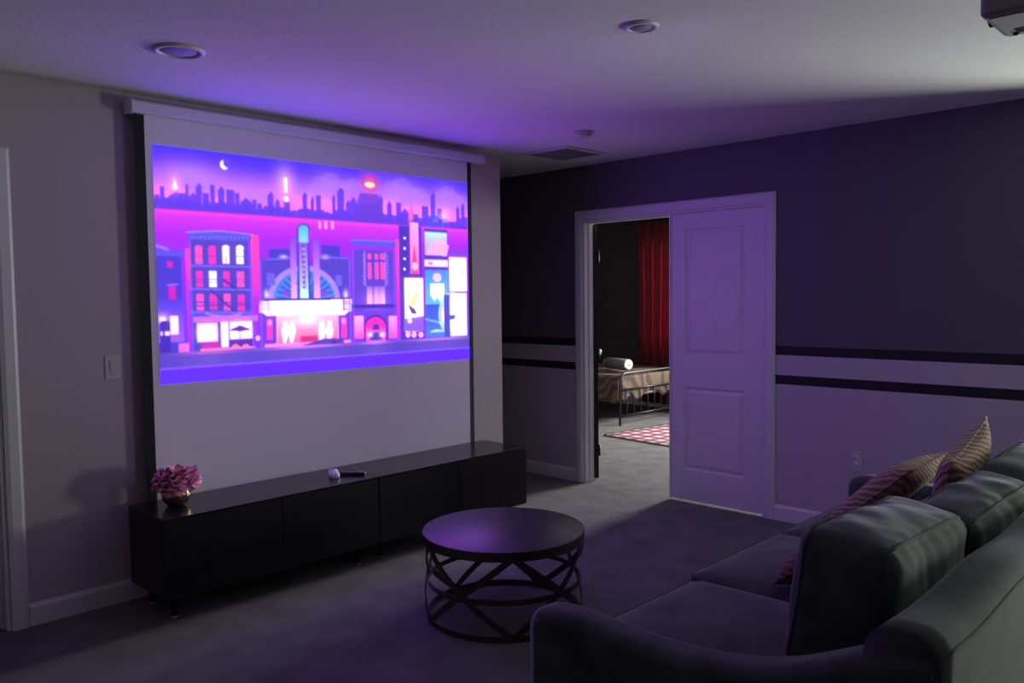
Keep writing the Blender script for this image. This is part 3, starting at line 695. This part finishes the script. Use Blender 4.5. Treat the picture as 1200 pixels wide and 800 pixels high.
sc = tag(empty('projection_screen', (-2.22, SY, .40)), 'white pull-down projection screen with black side borders on the wall', 'projection screen')
def wpart(o, root):
    # geometry was written in room coordinates: keep it in place under its root
    o.parent = root; o.matrix_parent_inverse = (Matrix.Translation(root.location) @ root.rotation_euler.to_matrix().to_4x4()).inverted()
    return o
SBOT = .30
wpart(box('screen_cloth', -3.297, -1.203, SY-.001, SY+.001, SBOT, 2.36, M['screen']), sc)
wpart(box('side_border', -3.345, -3.297, SY-.0015, SY+.001, SBOT, 2.36, M['screen_black']), sc)
wpart(box('side_border', -1.203, -1.168, SY-.0015, SY+.001, SBOT, 2.36, M['screen_black']), sc)
tube_o = tube('bottom_bar', [(-3.36, SY, SBOT-.01), (-1.155, SY, SBOT-.01)], .012, M['screen_black']); wpart(tube_o, sc)
bm = bmesh.new()
prof = [(-.012, 2.405), (-.085, 2.405), (-.105, 2.392), (-.108, 2.352), (-.098, 2.342), (-.012, 2.342)]
add_loft(bm, [[(x, y, z) for y, z in prof] for x in (-3.35, -1.085)])
wpart(from_bm('roller_housing', bm, M['housing']), sc)
for x0, x1 in ((-3.365, -3.35), (-1.085, -1.07)):
    bm = bmesh.new(); add_loft(bm, [[(x, y*1.02, z+(.002 if z > 2.37 else -.002)) for y, z in prof] for x in (x0, x1)])
    wpart(from_bm('end_cap', bm, M['housing']), sc)
picture_mesh(None)
wpart(bpy.data.objects['projected_picture'], sc)

# ------------------------------------------------------------------ low black cabinets under the screen
def cabinet(x0, x1, label):
    y0, y1, z0, z1 = -.485, -.088, .115, .485
    c = tag(empty('low_cabinet', ((x0+x1)/2, (y0+y1)/2, 0)), label, 'cabinet', 'low cabinets under the screen')
    wpart(box('body', x0, x1, y0+.019, y1, z0, z1-.007, M['cabinet'], None, .0015, 1), c)
    wpart(box('top_panel', x0-.001, x1+.001, y0, y1, z1-.007, z1, M['cabinet_top'], None, .0015, 1), c)
    xm = (x0+x1)/2
    for a, b in ((x0+.001, xm-.0015), (xm+.0015, x1-.001)):
        wpart(box('door', a, b, y0, y0+.0185, z0+.002, z1-.009, M['cabinet'], None, .0015, 1), c)
    for lx in (x0+.075, x1-.075):
        for ly in (y0+.10, y1-.05):
            l = lathe('leg', [(.014, .001), (.015, .004), (.020, .112), (.027, .113), (.027, .116)], M['black_plastic'], None, 14, (lx, ly, 0)); wpart(l, c)
            g = lathe('foot', [(.0155, 0), (.0165, .002), (.0165, .009), (.014, .0095)], M['chrome'], None, 14, (lx, ly, 0))
            g.parent = l
    return c
cabinet(-3.440, -2.272, 'low black cabinet carrying the gold vase of pink flowers')
cabinet(-2.268, -1.100, 'low black cabinet with a bare top nearest the hallway')

# vase with pink flowers
vz = .4852; VX, VY = -3.285, -.262
vs_ = tag(empty('flower_vase', (VX, VY, vz)), 'small round ribbed gold vase on the black cabinet', 'vase')
lathe('bowl', [(.030, 0), (.040, .004), (.058, .025), (.064, .05), (.060, .075), (.048, .094), (.044, .098), (.041, .094), (.052, .074), (.055, .05), (.03, .012), (.002, .01)], M['gold'], vs_, 72, mod=lambda a, z: 1+.035*abs(math.cos(9*a))-.02)
def petal(bm, base, direction, up, ln, wd, curl):
    n = 4; d = Vector(direction).normalized(); s = d.cross(Vector(up)).normalized(); u = s.cross(d)
    R = []
    for i in range(n+1):
        t = i/n; w_ = wd*math.sin(PI*(.12+.80*t))**.8*(.55+.6*t)
        c = Vector(base)+d*ln*t+u*curl*ln*t*t
        R.append([bm.verts.new(c+s*w_*k+u*(.30*w_*k*k+random.uniform(-.28, .28)*wd*t)) for k in (-1, -.33, .33, 1)])
    for a, b in zip(R[:-1], R[1:]):
        for k in range(3): bm.faces.new((a[k], a[k+1], b[k+1], b[k]))
fl = tag(empty('flower_bunch', (VX, VY, vz+.085)), 'bunch of ruffled pink flowers in the gold vase', 'flowers')
for (dx, dy, dz, r) in ((0.0, -.012, .045, .062), (-.058, -.005, .030, .052), (.060, .004, .034, .052), (.012, .045, .042, .055), (-.030, .040, .048, .048), (-.022, -.050, .022, .050), (.040, -.042, .024, .046)):
    bm = bmesh.new(); ga = PI*(3-math.sqrt(5))
    for k in range(46):
        zz = 1-1.55*(k+.5)/46; rr_ = math.sqrt(max(0, 1-zz*zz)); a = k*ga+random.uniform(-.2, .2)
        d = Vector((rr_*math.cos(a), rr_*math.sin(a), zz)); up = Vector((-math.sin(a), math.cos(a), .2)).cross(d)
        petal(bm, Vector((dx, dy, dz))+d*r*.25, d, up, r*random.uniform(.68, .98), r*.52, random.uniform(-.1, .7))
    ob = from_bm('blossom', bm, M['pink'], fl, True, recalc=False)
    t_ = tube('stem', [(dx*.25, dy*.25, -.05), (dx*.6, dy*.6, dz*.4), (dx, dy, dz)], .003, M['pink'], fl, 6)

# controls on the cabinet: a pale one and a dark one
def remote(name, label, x, y, rz, L, Wd, Ht, m, bm_col, group=None):
    r = tag(empty(name, (x, y, .4852), rz), label, 'remote')
    bm = bmesh.new(); rings = []
    for z, s in ((0, .88), (Ht*.25, 1), (Ht*.7, 1), (Ht, .86)):
        rings.append(rrect(L/2*(.97 if s < 1 else 1), Wd/2*s, Wd*.42*s, z))
    add_loft(bm, rings); from_bm('shell', bm, m, r, True)
    for i in range(4):
        for j in (-1, 1):
            lathe('button', [(.0042, 0), (.0042, .0015), (.003, .0022)], bm_col, r, 10, (-L*.3+i*L*.17, j*Wd*.18, Ht-.0008))
    lathe('round_pad', [(Wd*.26, 0), (Wd*.26, .0014), (Wd*.2, .002)], bm_col, r, 18, (L*.38-.008, 0, Ht-.0008))
    return r
remote('remote_control', 'small pale rounded remote on the black cabinet', -2.425, -.285, math.radians(62), .145, .055, .026, M['remote_white'], M['grey_plastic'])
remote('remote_control', 'flat black remote lying beside the pale one', -2.335, -.330, math.radians(-50), .15, .042, .016, M['black_plastic'], M['grey_plastic'])

# ------------------------------------------------------------------ round coffee table
TC = (-2.285, -1.455); TR = .372; TZ = .392
tb = tag(empty('coffee_table', (TC[0], TC[1], 0)), 'round coffee table with dark top and crossed metal bands', 'coffee table')
lathe('table_top', [(TR-.012, TZ-.010), (TR-.004, TZ-.010), (TR-.004, TZ-.001), (TR-.006, TZ), (.001, TZ)], M['table_top'], tb, 96)
def band(name, r0, r1, z0, z1, m):
    bm = bmesh.new(); n = 96
    prof = [(r0, z0), (r1, z0), (r1, z1), (r0, z1)]
    add_loft(bm, [[(r*math.cos(2*PI*i/n), r*math.sin(2*PI*i/n), z) for r, z in prof] for i in range(n)], loop=True)
    o = from_bm(name, bm, m, tb); return o
band('top_rim', TR-.006, TR, TZ-.042, TZ-.001, M['bronze'])
band('under_rim', TR-.03, TR-.006, TZ-.036, TZ-.012, M['bronze'])
RB = TR-.016
band('middle_ring', RB-.010, RB-.002, .158, .180, M['bronze'])
band('base_ring', RB-.008, RB, 0, .026, M['bronze'])
VA = math.atan2(CAM.y-TC[1], CAM.x-TC[0])      # joint of two crosses sits here on the rim
ang0 = VA+math.radians(6)
for k in range(5):
    for s in (-1, 1):
        bm = bmesh.new(); rings = []; n = 18; r0, r1 = (RB-.002, RB+.004) if s > 0 else (RB+.004, RB+.010)
        for i in range(n+1):
            t = i/n; z = .018+t*(TZ-.036-.012); a = ang0+math.radians(72)*k+(math.radians(72)*t if s > 0 else math.radians(72)*(1-t))
            # flat band: width measured across its run
            run = Vector((RB*math.radians(72)*s, TZ-.05)).normalized(); w_ = .0140
            pts = []
            for (r, side) in ((r0, -1), (r1, -1), (r1, 1), (r0, 1)):
                da = -run.y*w_*side/RB; dz = run.x*w_*side
                zz = min(max(z+dz, .004), TZ-.022)
                pts.append((r*math.cos(a+da), r*math.sin(a+da), zz))
            rings.append(pts)
        add_loft(bm, rings); from_bm('cross_band', bm, M['bronze'], tb)

# ------------------------------------------------------------------ sofa
SX0, SX1, SYB, SYF = -3.255, -.865, -3.60, -2.515
AW = .13
sf = tag(empty('sofa', ((SX0+SX1)/2, (SYB+SYF)/2, 0)), 'grey velvet three-seat sofa with scooped arms and loose back cushions', 'sofa')
AY = [-2.515, -2.60, -2.70, -2.90, -3.05, -3.15, -3.25, -3.345, -3.42, -3.50, -3.585]
AZ = [.566, .582, .580, .570, .578, .594, .620, .660, .702, .736, .745]
def arm(x0, x1):
    bm = bmesh.new(); rings = []; n = 40
    ys = np.linspace(AY[0], AY[-1], n)
    zs = np.interp(-ys, [-a for a in AY], AZ)
    zs = np.convolve(np.pad(zs, 2, 'edge'), np.ones(5)/5, 'valid')
    for i, (y, z) in enumerate(zip(ys, zs)):
        e = min(1, (i+.35)/2.2); ins = .018*(1-e)**2; r = .046
        x0_, x1_ = x0+ins, x1-ins; z_ = z-.02*(1-e)**2
        ring = [(x0_, y, .10), (x0_, y, .34)]
        for k in range(7):
            a = PI-k*PI/12; ring.append((x0_+r+r*math.cos(a), y, z_-r+r*math.sin(a)))
        for k in range(7):
            a = PI/2-k*PI/12; ring.append((x1_-r+r*math.cos(a), y, z_-r+r*math.sin(a)))
        ring += [(x1_, y, .34), (x1_, y, .10)]
        rings.append(ring)
    add_loft(bm, rings)
    o = from_bm('arm', bm, M['velvet'], None, True); wpart(o, sf)
    for sx in (x0+.006, x1-.006):
        p = tube('piping', [(sx, y, z-.032) for y, z in zip(ys[1:], zs[1:])], .0045, M['velvet_pipe'], None, 6)
        p.parent = o
    return o
arm(SX0, SX0+AW); arm(SX1-AW, SX1)
# back: rounded section swept along x, slightly raked
bm = bmesh.new(); rings = []
for x in np.linspace(SX0+.02, SX1-.02, 30):
    zt = .775+.006*math.sin(x*9); r = .055; yb, yf = SYB, SYB+.15
    ring = [(x, yb+.03, .10), (x, yb+.012, .40)]
    for k in range(7):
        a = PI-k*PI/12; ring.append((x, yb+r+r*math.cos(a), zt-r+r*math.sin(a)))
    for k in range(7):
        a = PI/2-k*PI/12; ring.append((x, yf-r+r*math.cos(a), zt-r+r*math.sin(a)))
    ring += [(x, yf+.03, .40), (x, yf+.03, .10)]
    rings.append(ring)
add_loft(bm, rings); bk = from_bm('back', bm, M['velvet'], None, True); wpart(bk, sf)
p = tube('piping', [(x, SYB+.004, .735+.006*math.sin(x*9)) for x in np.linspace(SX0+.03, SX1-.03, 30)], .0045, M['velvet_pipe'], None, 6)
p.parent = bk
wpart(box('base', SX0+.06, SX1-.06, SYB+.06, SYF-.035, .10, .315, M['velvet'], None, .012, 2), sf)
for x in (SX0+.08, SX1-.08):
    for y in (SYB+.09, SYF-.08):
        wpart(lathe('leg', [(.020, 0), (.028, .10), (.03, .102)], M['wood_leg'], None, 16, (x, y, 0)), sf)
IX0, IX1 = SX0+AW+.004, SX1-AW-.004; CW = (IX1-IX0)/3
for k in range(3):
    cx = IX0+CW*(k+.5); yf = -2.545 if k == 0 else -2.505
    bm, paths = cushion_mesh(CW-.006, yf+3.43, .145, .045, (.0, .012, .022), 16, .0, k, axis=2, seam=.80)
    o = from_bm('seat_cushion', bm, M['velvet'], None, True); o.location = (cx, (yf-3.43)/2, .388); wpart(o, sf)
    for pa in paths: tube('piping', pa, .0045, M['velvet_pipe'], o, 6, True)
spec = ((-2.655, -3.275, .665, .69, .36, 2, 6, -.012, .235), (-1.995, -3.315, .640, .62, .34, -2, -4, 0.0, .20), (-1.345, -3.315, .650, .66, .36, 2, 4, .012, .20))
for k, (cx, cy, cz, cw, ch, rz, ry, sg, ct_) in enumerate(spec):
    bm, paths = cushion_mesh(cw, ct_, ch, .05, (.012, .030, .016), 44, .014, 11+k, sg)
    o = from_bm('back_cushion', bm, M['velvet'], None, True); o.location = (cx, cy, cz); o.rotation_euler = (math.radians(7), math.radians(ry*.4), math.radians(rz)); wpart(o, sf)
    for pa in paths: tube('piping', pa, .0055, M['velvet_pipe'], o, 6, True)

def throw_pillow(label, loc, rot, size, th, m, seed):
    r = tag(empty('throw_pillow', loc), label, 'pillow'); r.rotation_euler = rot
    bm, edge = pillow_mesh(size, size, th, seed=seed)
    from_bm('cover', bm, m, r, True)
    tube('piping', edge, .004, m, r, 6, True)
    return r
D = math.radians
throw_pillow('tan striped throw pillow with one corner pointing up on the sofa', (-1.50, -3.14, .690), (D(13), D(-14), D(0)), .46, .13, M['tan'], 3)
throw_pillow('tan striped throw pillow reclining low against the upright tan one', (-1.41, -2.84, .620), (D(48), D(0), D(0)), .46, .13, M['tan'], 4)
throw_pillow('rose pillow tucked before the back cushion beside the near arm', (-2.18, -2.995, .615), (D(52), D(0), D(0)), .42, .12, M['rose'], 5)

# ------------------------------------------------------------------ projector under the ceiling
pj = tag(empty('projector', (-2.24, -3.56, 2.205)), 'grey ceiling-mounted projector above the sofa', 'projector')
bm = bmesh.new(); rings = []
for z, s in ((0, .93), (.012, 1), (.085, 1), (.098, .95)):
    rings.append(rrect(.125*s, .15*s, .02, z))
add_loft(bm, rings); from_bm('shell', bm, M['projector'], pj)
box('underside', -.108, .108, -.13, .13, -.004, .001, M['projector_under'], pj, .002, 1)
o = lathe('lens', [(.03, 0), (.034, .004), (.034, .016), (.028, .018), (.024, .010), (.001, .013)], M['bronze_lens'], pj, 24); o.location = (.04, .148, .05); o.rotation_euler = (-PI/2, 0, 0)
for fx, fy in ((.080, .105), (-.085, -.11), (.085, -.11)):
    lathe('foot', [(.007, 0), (.008, -.002), (.008, -.006), (.005, -.007)], M['black_plastic'], pj, 14, (fx, fy, -.003))
box('focus_label', .03, .075, .06, .10, -.0055, -.0038, M['black_plastic'], pj)
lathe('mount_pole', [(.018, .096), (.018, H-2.205-.012)], M['white_plastic'], pj, 16)
lathe('mount_plate', [(.06, H-2.205-.012), (.06, H-2.205-.0005)], M['white_plastic'], pj, 24)

# ------------------------------------------------------------------ ceiling fittings
def downlight(x, y, R, label):
    r = tag(empty('ceiling_light', (x, y, H)), label, 'light', 'unlit round ceiling lights')
    lathe('trim_ring', [(R, -.0005), (R, -.006), (R-.008, -.011), (R-.018, -.011), (R-.022, -.004), (R-.022, -.0005)], M['white_plastic'], r, 40)
    lathe('lens', [(R-.022, -.002), (R*.62, -.008), (R*.3, -.0125), (.001, -.014)], M['grey_plastic'], r, 40)
downlight(-3.46, -.84, .098, 'unlit round ceiling light near the screen end above the flower vase')
downlight(-2.372, -2.29, .066, 'unlit round ceiling light above the sofa front and coffee table')
sd = tag(empty('smoke_detector', (-1.01, -.89, H)), 'small round white smoke detector on the ceiling by the vent', 'smoke detector')
lathe('base', [(.062, -.0005), (.064, -.010), (.060, -.014)], M['white_plastic'], sd, 36)
lathe('cover', [(.056, -.014), (.052, -.026), (.036, -.034), (.001, -.035)], M['white_plastic'], sd, 36)
vn = tag(empty('ceiling_vent', (-.53, -.34, H)), 'square white slatted air vent in the ceiling near the hallway', 'vent')
for (a0, a1, b0, b1) in ((-.21, .21, -.21, -.175), (-.21, .21, .175, .21), (-.21, -.175, -.175, .175), (.175, .21, -.175, .175)):
    box('frame', a0, a1, b0, b1, -.012, -.0005, M['white_plastic'], vn, .002, 1)
box('backing', -.175, .175, -.175, .175, -.003, -.0005, M['dark_gap'], vn)
for i in range(12):
    o = box('slat', -.175, .175, -.012, .012, -.001, .001, M['white_plastic'], vn); o.location = (0, -.16+i*.0291, -.009); o.rotation_euler = (D(32), 0, 0)

# ------------------------------------------------------------------ wall plates
def plate(name, loc, rz, label, cat, kind):
    r = tag(empty(name, loc, rz), label, cat)
    box('plate', -.036, .036, -.006, -.0005, -.058, .058, M['white_plastic'], r, .002, 2)
    if kind == 'switch':
        o = box('rocker', -.016, .016, -.010, -.005, -.033, .033, M['white_plastic'], r, .002, 1); o.rotation_euler = (D(4), 0, 0)
    else:
        for z in (-.02, .02):
            o = lathe('socket', [(.016, 0), (.016, .002), (.015, .003), (.001, .003)], M['trim'], r, 20); o.location = (0, -.0055, z); o.rotation_euler = (PI/2, 0, 0)
            for sx in (-.006, .006): box('slot', sx-.001, sx+.001, -.0095, -.008, z-.002, z+.006, M['dark_gap'], r)
plate('light_switch', (-3.457, 0, 1.14), 0, 'white rocker light switch on the wall beside the screen', 'switch', 'switch')
plate('wall_outlet', (0, -2.165, .45), -PI/2, 'white double power outlet on the wall near the sofa', 'outlet', 'outlet')

# ------------------------------------------------------------------ bedroom seen through the doorway
BX, BY = 2.42, 1.391; BW = 1.34; BL = 1.72
bd = tag(empty('bed', (BX+BW/2, BY+BL/2, 0)), 'black iron bed with a tan and brown patterned cover', 'bed')
def bp(o): return wpart(o, bd)
def arch(y, h, r=.10):
    pts = [(BX, y, 0), (BX, y, h-r)]
    for k in range(1, 7):
        a = PI-k*PI/12; pts.append((BX+r+r*math.cos(a), y, h-r+r*math.sin(a)))
    for k in range(7):
        a = PI/2-k*PI/12; pts.append((BX+BW-r+r*math.cos(a), y, h-r+r*math.sin(a)))
    return pts+[(BX+BW, y, h-r), (BX+BW, y, 0)]
for y, h in ((BY, .583), (BY+BL, .98)):
    bp(tube('bed_end', arch(y, h), .014, M['iron'], None, 10))
    for z in (.105, h-.185): bp(tube('cross_rail', [(BX, y, z), (BX+BW, y, z)], .010, M['iron'], None, 8))
    for i in range(1, 10):
        x = BX+BW*i/10; bp(tube('spindle', [(x, y, .105), (x, y, h-.185)], .006, M['iron'], None, 6))
for x in (BX+.01, BX+BW-.01): bp(tube('side_rail', [(x, BY, .27), (x, BY+BL, .27)], .012, M['iron'], None, 8))
o = box('mattress', BX+.03, BX+BW-.03, BY+.03, BY+BL-.03, .30, .53, M['mattress'], None, .04, 3); bp(o)
# cover draped over the mattress with a wavy lower hem
bm = bmesh.new(); rings = []
for j in range(41):
    t = j/40; y = BY+.022+(BL-.06)*t; ring = []
    for i in range(33):
        s = -1+2*i/32; wv = .5+.5*math.sin(t*31+2*math.sin(t*9))
        if abs(s) > .72:
            k = (abs(s)-.72)/.28; x = (BW/2-.005+.03*k*(wv-.3)); z = .548-k*(.26+.05*wv); x *= math.copysign(1, s)
        else:
            x = s/.72*(BW/2-.005); z = .548+.012*math.sin(s*5+t*7)*(1-(s/.72)**4)
        ring.append((BX+BW/2+x, y, z))
    rings.append(ring)
add_loft(bm, rings, closed=False, caps=False)
bedcov = from_bm('bed_cover', bm, M['bedspread'], None, True)
md = bedcov.modifiers.new('thickness', 'SOLIDIFY'); md.thickness = .012; md.offset = 1; bp(bedcov)
# the cover's fall over the foot end, behind the foot rails
bm = bmesh.new(); rings = []
for j in range(9):
    k = j/8; ring = []
    for i in range(41):
        s = i/40; wv = .5+.5*math.sin(s*24+2*math.sin(s*7)); ring.append((BX+.05+(BW-.10)*s, BY+.026-.006*math.sin(k*PI)*wv, .548-k*(.20+.09*wv)))
    rings.append(ring)
add_loft(bm, rings, closed=False, caps=False)
o = from_bm('cover_fall', bm, M['bedspread'], None, True); md = o.modifiers.new('thickness', 'SOLIDIFY'); md.thickness = .008; bp(o)
# rolled white towel on the bed, its spiral end towards the door
rt = tag(empty('rolled_towel', (2.82, 1.56, .648), 0), 'rolled white towel, its body coloured in shade, lying on the foot of the bed', 'towel')
rt.rotation_euler = (0, 0, math.radians(-14))
bm = bmesh.new(); pts = []
for k in range(90):
    a = k/89*2*PI*3.6; r = .018+.046*k/89; pts.append((r*math.cos(a), r*math.sin(a)))
inner = [((r_-.011)*math.cos(a_), (r_-.011)*math.sin(a_)) for a_, r_ in [(k/89*2*PI*3.6, .018+.046*k/89) for k in range(90)]]
R0 = [bm.verts.new((x, 0, z)) for x, z in pts]; R1 = [bm.verts.new((x, .40, z)) for x, z in pts]
I0 = [bm.verts.new((x, 0, z)) for x, z in inner]; I1 = [bm.verts.new((x, .40, z)) for x, z in inner]
for i in range(89):
    bm.faces.new((R0[i], R0[i+1], R1[i+1], R1[i])); bm.faces.new((I0[i], I1[i], I1[i+1], I0[i+1])); bm.faces.new((R0[i], I0[i], I0[i+1], R0[i+1])); bm.faces.new((R1[i], R1[i+1], I1[i+1], I1[i]))
for i in (0, 89): bm.faces.new((R0[i], R1[i], I1[i], I0[i]))
from_bm('roll', bm, M['towel'], rt, True)
bm = bmesh.new(); rings = []  # added sleeve: puts the shade on the roll's body into its colour
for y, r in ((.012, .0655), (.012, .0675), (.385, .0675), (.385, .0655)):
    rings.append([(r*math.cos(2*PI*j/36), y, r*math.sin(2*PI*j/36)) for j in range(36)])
add_loft(bm, rings, loop=True); o = from_bm('shade_sleeve', bm, M['towel_shade'], rt, True); o['label'] = 'grey sleeve colouring the shade on the roll'

# red curtain and its rod
ct = tag(empty('curtain', (3.90, 1.75, 0)), 'long red curtain hanging by the bedroom window', 'curtain')
bm = bmesh.new(); A0 = []; n = 90
rings = []
for z in np.linspace(.06, 2.385, 24):
    ring = []
    for i in range(n+1):
        t = i/n; amp = .035*(1-.25*(z/2.3)); y = 1.02+1.15*t+.012*math.sin(z*2+t*9)
        ring.append((amp*math.sin(t*2*PI*8.5+.4*math.sin(z*1.3))-.01, y-1.75, z))
    rings.append(ring)
add_loft(bm, rings, closed=False, caps=False)
from_bm('drape', bm, M['curtain'], ct, True)
rd = tag(empty('curtain_rod', (3.90, .6, 2.40)), 'dark metal curtain rod above the bedroom window', 'curtain rod')
tube('rod', [(0, -1.3, 0), (0, 1.65, 0)], .012, M['iron'], rd)
for y in (-1.3, 1.65): lathe('finial', [(.012, -.02), (.024, 0), (.012, .02)], M['iron'], rd, 14, (0, y, 0))
for y in (-1.1, 1.5): tube('bracket', [(0, y, 0), (.098, y, 0)], .008, M['iron'], rd)

# plaid rug with dark fringe
rg = tag(empty('plaid_rug', (2.45, .25, 0)), 'red and white plaid rug on the bedroom carpet', 'rug')
rg.rotation_euler = (0, 0, math.radians(-6))
box('weave', -.72, .72, -.80, .80, .001, .011, M['plaid'], rg, .003, 1)
bm = bmesh.new()
for i in range(80):
    y = -.79+i*.02
    for s in (-1, 1):
        add_box(bm, s*.72-.0 if s > 0 else s*.72-.055, s*.72+.055 if s > 0 else s*.72, y-.006, y+.006, .001, .007)
o = from_bm('fringe', bm, M['wood_leg'], rg); o['kind'] = 'stuff'
box('border', -.72, .72, .80, .83, .001, .012, M['wood_leg'], rg)
